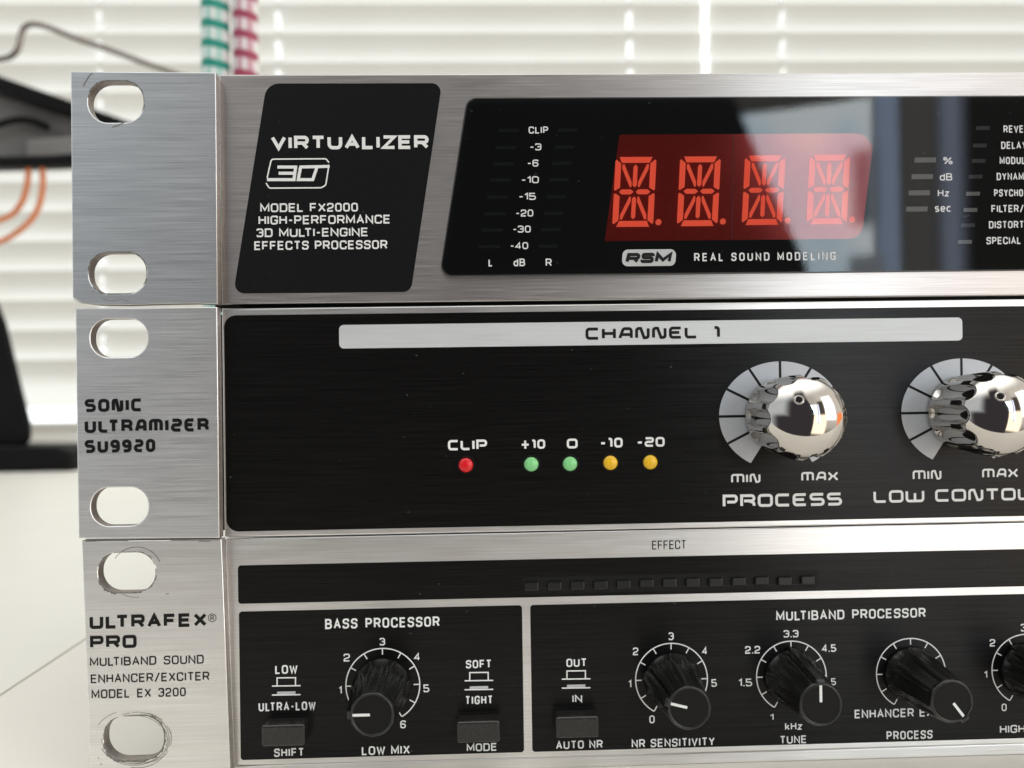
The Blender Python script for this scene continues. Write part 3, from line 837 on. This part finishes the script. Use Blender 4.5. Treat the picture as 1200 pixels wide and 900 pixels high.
bz1, bz0 = (zpx(410, 381.7) + zpx(1115, 371.2)) / 2, (zpx(410, 409.6) + zpx(1115, 398)) / 2
hb = plate('header_bar', [fillet(rect(bar_l, bz0, bar_r, bz1), .0009, 6)], -.00007, .00003, 0, M['bar_ink'], bp2)
text(bp2, 'CHANNEL 1', 686.2, 843.8, 397.3, 383, M['black_ink'], -.0001, 'T', wt=.225, gap=.8, r=.2, spc=1.0)
for s, a, b, vb, vt in (('CLIP', 525, 571, 527.5, 515.3), ('+10', 610.3, 639, 526, 515), ('0', 664.3, 677, 525.5, 514), ('-10', 703.3, 729.8, 524.6, 513), ('-20', 746.3, 779, 523.6, 512.2)):
    text(bp2, s, a, b, vb, vt, M['white_ink'], -.00008, 'T', wt=.21, gap=.7, r=.22)
for s, a, b, vb, vt, w in (('MIN', 856.8, 891.2, 566, 555.2, .2), ('MAX', 939, 982.5, 563.8, 552.8, .2), ('PROCESS', 847, 986.8, 593.6, 578.4, .2), ('MIN', 1069.6, 1103.2, 562.2, 551, .19), ('MAX', 1151, 1193.3, 560, 549, .19), ('LOW CONTOUR', 1023.7, 1229, 587.5, 573, .19)):
    text(bp2, s, a, b, vb, vt, M['white_ink'] if w == .2 else M['white_ink'], -.00008, 'T', wt=w, gap=.85, r=.2, spc=.55)

def led_mesh(r=.00142, hgt=.0007):
    vs, fs = [], []; n = 32; m = 8
    for k in range(m):
        a = k / m * PI / 2
        for i in range(n):
            th = 2 * PI * i / n
            vs.append((r * math.cos(a) * math.cos(th), -hgt * math.sin(a), r * math.cos(a) * math.sin(th)))
    vs.append((0, -hgt, 0))
    for k in range(m - 1):
        for i in range(n): fs.append((k * n + i, k * n + (i + 1) % n, (k + 1) * n + (i + 1) % n, (k + 1) * n + i))
    for i in range(n): fs.append(((m - 1) * n + i, (m - 1) * n + (i + 1) % n, m * n))
    me = bpy.data.meshes.new('led'); me.from_pydata(vs, [], fs); me.update(); return me
ledr = ring_mesh('led_rim', .00163, .00020)
for (u, v), mt, lb in (((546, 545), 'led_red', 'red LED under CLIP'), ((622.6, 544), 'led_green', 'green LED'), ((668, 543.5), 'led_green', 'green LED'), ((715.3, 542.3), 'led_yellow', 'yellow LED'), ((762, 541.6), 'led_yellow', 'yellow LED')):
    p = pt(u, v); p.y = -.00005
    o = link('led', led_mesh(), M[mt], u2, p, True); o['label'] = lb
    link('led_rim', ledr, M['blackplast'], o, p, True)

def chrome_knob_mesh():
    R, HS, HT = .0078, .0108, .0156
    N = 396
    prof = [(.0071, 0.0003)] + [(.0071 + (R - .0071) * min(1, h / .0085) ** .8, h) for h in [HS * i / 34 for i in range(1, 35)]]
    for i in range(1, 44):
        a = i / 44 * PI / 2
        prof.append((R * math.cos(a), HS + (HT - HS) * math.sin(a) ** 1.0))
    NF = 11; rc = .00172; Rc = R + .00022; hend = .0117
    vs, fs = [], []
    for r0, h in prof:
        for i in range(N):
            th = 2 * PI * i / N
            r = r0
            k = round((th - PI) / (2 * PI / NF))
            d = th - PI - k * 2 * PI / NF
            if h > .0012:
                rr2 = rc * rc - max(0, h - hend) ** 2
                if rr2 > 0:
                    q = rr2 - (Rc * math.sin(d)) ** 2
                    if q > 0: r = min(r, Rc * math.cos(d) - math.sqrt(q))
            vs.append((r * math.cos(th), -h, r * math.sin(th)))
    vs.append((0, -HT, 0))
    for j in range(len(prof) - 1):
        for i in range(N): fs.append((j * N + i, j * N + (i + 1) % N, (j + 1) * N + (i + 1) % N, (j + 1) * N + i))
    j = len(prof) - 1
    for i in range(N): fs.append((j * N + i, j * N + (i + 1) % N, len(vs) - 1))
    me = bpy.data.meshes.new('chrome_knob'); me.from_pydata(vs, [], fs); me.update(); return me
ckm = chrome_knob_mesh()
dimr = ring_mesh('dimple_rim', .00072, .00016)
def disc_mesh(name, r, n=28):
    me = bpy.data.meshes.new(name); me.from_pydata([(r * math.cos(2 * PI * i / n), 0, r * math.sin(2 * PI * i / n)) for i in range(n)], [], [tuple(range(n))]); me.update(); return me
dimd = disc_mesh('dimple', .0006)
KS = DIST / FPX
def dial(u, v, parent):
    c = pt(u, v, -.00006); A, B = 73.6 * KS, 64.2 * KS
    vs, fs = [], []; n = 120; a0, a1 = math.radians(240), math.radians(-60)
    for i in range(n + 1):
        th = a0 + (a1 - a0) * i / n
        vs += [(c.x + A * math.cos(th), c.y, c.z + B * math.sin(th)), (c.x + A * .35 * math.cos(th), c.y, c.z + B * .35 * math.sin(th))]
    for i in range(n): fs.append((2 * i, 2 * i + 1, 2 * i + 3, 2 * i + 2))
    o = mesh('dial', vs, fs, M['silver_ink'], parent)
    vs, fs = [], []
    for k in range(9):
        th = math.radians(210 - 30 * k)
        stroke(vs, fs, [(c.x + A * 1.0 * math.cos(th), c.z + B * math.sin(th)), (c.x + A * .4 * math.cos(th), c.z + B * .4 * math.sin(th))], 3.0 * KS, c.y - .00002)
    mesh('dial_ticks', vs, fs, M['black_ink'], parent)
for u, v in ((915, 487), (1127.6, 483.2)):
    dial(u, v, bp2)
    p = pt(u, v); p.y = -.00005
    kn = link('chrome_knob', ckm, M['chrome'], u2, p, True)
    # pointer dimple on the dome
    ax, az_ = -.00245, .0033
    rr = math.hypot(ax, az_)
    ca = rr / .0078; a = math.acos(ca); hh = .0108 + .0048 * math.sin(a)
    nrm = Vector((ax / rr * .38, -.92, az_ / rr * .38)).normalized()
    rot = Vector((0, -1, 0)).rotation_difference(nrm)
    for nm, me, mt, off in (('dimple', dimd, 'hole_black', .00010), ('dimple_rim', dimr, 'chrome', .00002)):
        o = link(nm, me, M[mt], kn, p + Vector((ax, -hh, az_)) + nrm * off, True)
        o.rotation_mode = 'QUATERNION'; o.rotation_quaternion = rot

# ---- unit 3 --------------------------------------------------------------------------------------
zl = (zpx(290, 891.5) + zpx(1190, 877)) / 2                 # groove above the lower lip
fp3 = plate('front_panel', [rect(XF + .0002, zl, XR, z3t)], 0, .002, .00022, M['alu_warm'], u3)
plate('lower_lip', [rect(XF + .0002, z3b, XR, zl - .00008)], .0002, .002, .0003, M['alu_warm'], u3)
chassis(u3, z3t - .0006, z3b + .0002)
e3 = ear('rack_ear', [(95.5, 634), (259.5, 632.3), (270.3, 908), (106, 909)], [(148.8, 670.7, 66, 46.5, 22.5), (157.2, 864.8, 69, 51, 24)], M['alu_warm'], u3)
text(e3, 'ULTRAFEX', 105, 242.5, 735.7, 719.8, M['black_ink'], ye, wt=.225, gap=.75, r=.14)
text(e3, 'PRO', 105.5, 160, 759.8, 744.6, M['black_ink'], ye, wt=.23, gap=.75, r=.14)
for s, a, b, vb, vt in (('MULTIBAND SOUND', 105.3, 238.8, 779.3, 769), ('ENHANCER/EXCITER', 106.3, 245.3, 799, 788.8), ('MODEL EX 3200', 107.2, 217.7, 817.3, 807)):
    text(e3, s, a, b, vb, vt, M['black_ink'], ye, wt=.14, gap=1.05, r=.2, spc=.85)
text(e3, 'R', 246.6, 250.6, 727, 721, M['black_ink'], ye, wt=.13, name='trademark_letter')
cc = [(248.6 + 4.6 * math.cos(k * PI / 12), 724 + 4.6 * math.sin(k * PI / 12)) for k in range(24)]
lines(e3, [cc], .00011, M['black_ink'], ye, 'trademark_ring', True)
def arc_px(cx, cy, rx, ry, a0, a1, n=14): return [(cx + rx * math.cos(math.radians(a0 + (a1 - a0) * k / n)), cy - ry * math.sin(math.radians(a0 + (a1 - a0) * k / n))) for k in range(n + 1)]
H3 = (148.8, 670.7, 66, 46.5, 22.5); H4 = (157.2, 864.8, 69, 51, 24)
wear(e3, H3, [(.03, .3, 3.2), (.3, .52, 1.6), (.55, .78, 1.3), (.8, .95, 1.2)], ye)
wear(e3, H4, [(.02, .3, 4.6), (.27, .52, 3.0), (.5, .76, 2.6), (.8, 1.0, 1.4)], ye)
scr(e3, [arc_px(160, 668, 29, 27, 150, 20), arc_px(160, 672, 34, 28, -120, -85), [(194.5, 697), (196, 695.5), (198, 696)]], .00010)
for q in range(26):
    a0 = random.uniform(-200, 100); k = random.uniform(1.04, 1.24)
    lines(e3, [arc_px(157.2 + random.uniform(-2, 4), 865 + random.uniform(-1, 2), 34.5 * k, 25.5 * k, a0, a0 + random.uniform(12, 45), 6)], random.uniform(.00005, .00011), M['scratch'], ye, 'scratch')
scr(e3, [arc_px(161, 865, 37, 30.5, 100, -60), arc_px(157, 866, 40, 31, -150, -20), arc_px(158, 866, 43, 30, -15, 20), arc_px(150, 866, 40, 33, 150, 110), arc_px(160, 867, 39, 33, -100, -30), [(117.5, 896), (119.5, 895)], [(115, 887), (116, 889)]], .00010)
scr(e3, [[(100, 634.8), (120, 633.7), (150, 633.6)], [(200, 633.4), (258, 632.9)], [(232, 634.2), (246, 634.4)]], .0001)

stp_x = pt(279, 685).x
sz1, sz0 = (zpx(290, 662) + zpx(1190, 644)) / 2, (zpx(290, 707) + zpx(1190, 687.6)) / 2
PB = -.00004
strip = plate('upper_strip', [fillet(rect(stp_x, sz0, XR - .012, sz1), .0006, 5)], PB, .00004, 0, M['black_anod'], u3)
pz1, pz0 = (zpx(290, 716) + zpx(1190, 696.7)) / 2, zpx(655, 880.2)
bass = plate('bass_section', [fillet(rect(pt(281, 800).x, pz0, pt(613, 800).x, pz1), .0006, 5)], PB, .00004, 0, M['black_anod'], u3)
multi = plate('multiband_section', [fillet(rect(pt(622.6, 800).x, pz0, XR - .012, pz1), .0006, 5)], PB, .00004, 0, M['black_anod'], u3)
text(u3, 'EFFECT', 764.2, 804.2, 643.6, 633.3, M['black_ink'], -.00006, wt=.11, gap=1.1, r=.1)
# slot with indicator lenses
sc0, sc1 = pt(612, 685), pt(958, 680)
zc0 = (sc0.z + sc1.z) / 2
slot = plate('indicator_slot', [fillet(rect(sc0.x, zc0 - .00165, sc1.x, zc0 + .0016), .0004, 4)], PB - .00003, .00003, 0, M['slot'], u3)
lines(slot, [[(613, 690.5), (957, 684.5)]], .0001, M['lens'], PB - .00004, 'slot_edge')
for k in range(13):
    x = pt(622.8 + k * 26.9, 684).x
    boxmesh('indicator_lens', (x, -.0003, zc0 - .0001 + random.uniform(-.00008, .00008)), (.0027, .0007, .0016), .00025, M['lens'], u3, 2)

WI = M['white_ink']; yp = -.00008
text(bass, 'BASS PROCESSOR', 381, 515.2, 735.7, 723.8, WI, yp, wt=.165, gap=.95, r=.2, spc=.9)
text(multi, 'MULTIBAND PROCESSOR', 909.6, 1084.8, 725.5, 714.2, WI, yp, wt=.165, gap=.9, r=.2, spc=.9)
def icon(parent, u, v):
    """push button pictograms: out above, in below; u centre, v baseline of the upper one"""
    lines(parent, [[(u - 17, v + .3), (u + 16.5, v - .2)], [(u - 11, v - .5), (u - 11, v - 9.3), (u + 10.6, v - 9.6), (u + 10.6, v - .8)], [(u - 17, v + 10.8), (u + 16.5, v + 10.3)]], .00024, WI, yp, 'switch_symbol')
    lines(parent, [[(u - 11, v + 8.4), (u + 10.6, v + 7.9)]], .0005, M['grey_ink'], yp - .00001, 'switch_symbol')
for par, u, v, A, Bq, C_ in ((bass, 335.7, 803.7, ('LOW', 322.5, 348.8, 789.6, 779.3), ('ULTRA-LOW', 303, 370, 832.8, 822.6), ('SHIFT', 321.2, 356.3, 886.6, 876.8)),
                        (bass, 561.5, 797.5, ('SOFT', 546, 576, 783, 773.3), ('TIGHT', 545.3, 577.5, 825.3, 815.3), ('MODE', 547, 582.5, 880.2, 871)),
                        (multi, 675.4, 795.6, ('OUT', 663.8, 687.6, 781.4, 771.7), ('IN', 670.8, 682.3, 823.2, 814.2), ('AUTO NR', 651.6, 706.3, 877.3, 867.7))):
    icon(par, u, v)
    for s, a, b, vb, vt in (A, Bq, C_): text(par, s, a, b, vb, vt, WI, yp, wt=.165, gap=.9, r=.2)
for u, v in ((337.5, 852.3), (561, 848.3), (674.2, 843)):
    c = pt(u, v)
    plate('button_recess', [fillet(rect(c.x - .0045, c.z - .0022, c.x + .0045, c.z + .0024), .0003, 3)], PB - .00003, .00003, 0, M['slot'], u3)
    b = boxmesh('push_button', (c.x, -.00185, c.z), (.0081, .0035, .0040), .00045, M['button'], u3, 3)

def knob_mesh():
    N = 240; H = .0134
    rows_ = [(.0053, 0.0002), (.00535, .0006)] + [(.0053 - (.0053 - .0040) * i / 16, .0008 + (H - .0016) * i / 16) for i in range(17)] + [(.0039, H - .0004), (.00375, H - .0001), (.0036, H), (.00345, H - .00002), (.00335, H - .00022), (.0020, H - .00024)]
    vs, fs = [], []
    nb = len(rows_)
    for j, (r0, h) in enumerate(rows_):
        top = j >= nb - 6
        for i in range(N):
            th = 2 * PI * i / N
            r = r0
            if not top and h > .0007:
                f = (th / (2 * PI) * 8 + .5) % 1.0
                d = min(f, 1 - f) * 2                      # 0 on the rib, 1 mid-flute
                r -= .00062 * min(1, d * 1.7) ** 1.3 * min(1, (h - .0006) / .0012)
            # pointer rib along angle 0
            dy = r * math.sin(th)
            if math.cos(th) > 0 and abs(dy) < .00062 and j < nb - 3:
                r = max(r, r0 + .00055)
            vs.append((r * math.cos(th), -h, r * math.sin(th)))
    vs.append((0, -rows_[-1][1], 0))
    for j in range(nb - 1):
        for i in range(N): fs.append((j * N + i, j * N + (i + 1) % N, (j + 1) * N + (i + 1) % N, (j + 1) * N + i))
    for i in range(N): fs.append(((nb - 1) * N + i, (nb - 1) * N + (i + 1) % N, len(vs) - 1))
    me = bpy.data.meshes.new('pointer_knob'); me.from_pydata(vs, [], fs); me.update(); return me, H
kme, KH = knob_mesh()
pme = bpy.data.meshes.new('pointer_line')
pv = fillet(rect(.0004, -.00024, .0041, .00024), .0001, 3)
pme.from_pydata([(x, 0, z) for x, z in pv], [], [tuple(range(len(pv)))]); pme.update()
def scale(parent, u, v, R, a0, a1, ticks):
    c = pt(u, v, yp); r = R * KS
    vs, fs = [], []; n = 64
    P = [(c.x + r * math.cos(math.radians(a0 + (a1 - a0) * i / n)), c.z + r * math.sin(math.radians(a0 + (a1 - a0) * i / n))) for i in range(n + 1)]
    stroke(vs, fs, P, .00023, yp)
    for k, a in enumerate(ticks):
        t = math.radians(a)
        stroke(vs, fs, [(c.x + (r - .00005) * math.cos(t), c.z + (r - .00005) * math.sin(t)), (c.x + (r - .00118) * math.cos(t), c.z + (r - .00118) * math.sin(t))], .00023, yp - .000014 - k * 6e-7)
    mesh('dial_scale', vs, fs, WI, parent)
TK = list(range(-60, 241, 30))
kdat = [(bass, 448.7, 803, 42.8, 180, [('3', 445, 451.3, 756.4, 747.5), ('2', 402.7, 410.2, 775.2, 766), ('1', 397, 400.6, 813.3, 804.2), ('4', 485.3, 492.3, 774.2, 765.2), ('5', 496.3, 503.2, 811.2, 802), ('6', 469, 475.7, 853.5, 844.3)], ('LOW MIX', 424, 480.3, 884.3, 874)),
        (multi, 787, 796.3, 42.5, 165, [('3', 783.7, 789.6, 750.2, 741), ('2', 741.8, 748.2, 767.8, 758.8), ('1', 736.3, 740, 806, 797), ('0', 761, 767.3, 847.6, 838.4), ('4', 822.8, 829, 767.2, 758), ('5', 833.8, 840.2, 804.8, 795.8)], ('NR SENSITIVITY', 740.3, 837.7, 875, 865.2)),
        (multi, 927.5, 792.6, 41.6, 90, [('3.3', 918.3, 935.8, 747, 738.3), ('2.2', 873.2, 891, 766, 757), ('1.5', 865.4, 881.5, 804.4, 795.2), ('1', 902.4, 906.6, 844, 836.7), ('4.5', 963.2, 980, 764, 755), ('5', 974, 979.8, 803, 794.7), ('kHz', 920, 940, 855.3, 846.6)], ('TUNE', 914, 945.4, 871.3, 862)),
        (multi, 1067.6, 789.3, 41.6, -53, [('ENHANCER EXCITER', 1001.5, 1131.5, 840.2, 830)], ('PROCESS', 1039, 1093, 866.3, 856.2)),
        (multi, 1203, 784.6, 42, 120, [('3', 1196.3, 1203, 740, 731), ('2', 1160, 1166.4, 757.6, 749), ('1', 1153.3, 1157, 794.6, 786.4), ('0', 1173.8, 1179.8, 833.3, 824.5)], ('HIGH MIX', 1171.8, 1230, 858.5, 849.2))]
for k, (par, u, v, R, ang, nums, nm) in enumerate(kdat):
    scale(par, u, v, R, -60, 240, TK)
    for s, a, b, vb, vt in nums + [nm]:
        text(par, s, a, b, vb, vt, WI, yp, wt=.16 if len(s) > 1 else .15, gap=.9, r=.22)
    p = pt(u, v); p.y = -.00005
    kn = link('pointer_knob', kme, M['knob_black'], u3, p, True)
    kn.rotation_euler = (0, -math.radians(ang), 0)
    pl = link('pointer_line', pme, M['white_ink'], kn)
    pl.location = (0, -KH + .00010, 0)
    cp = link('knob_cap', disc_mesh('knob_cap', .0034, 48), M['knob_cap'], kn)
    cp.location = (0, -KH + .00018, 0)
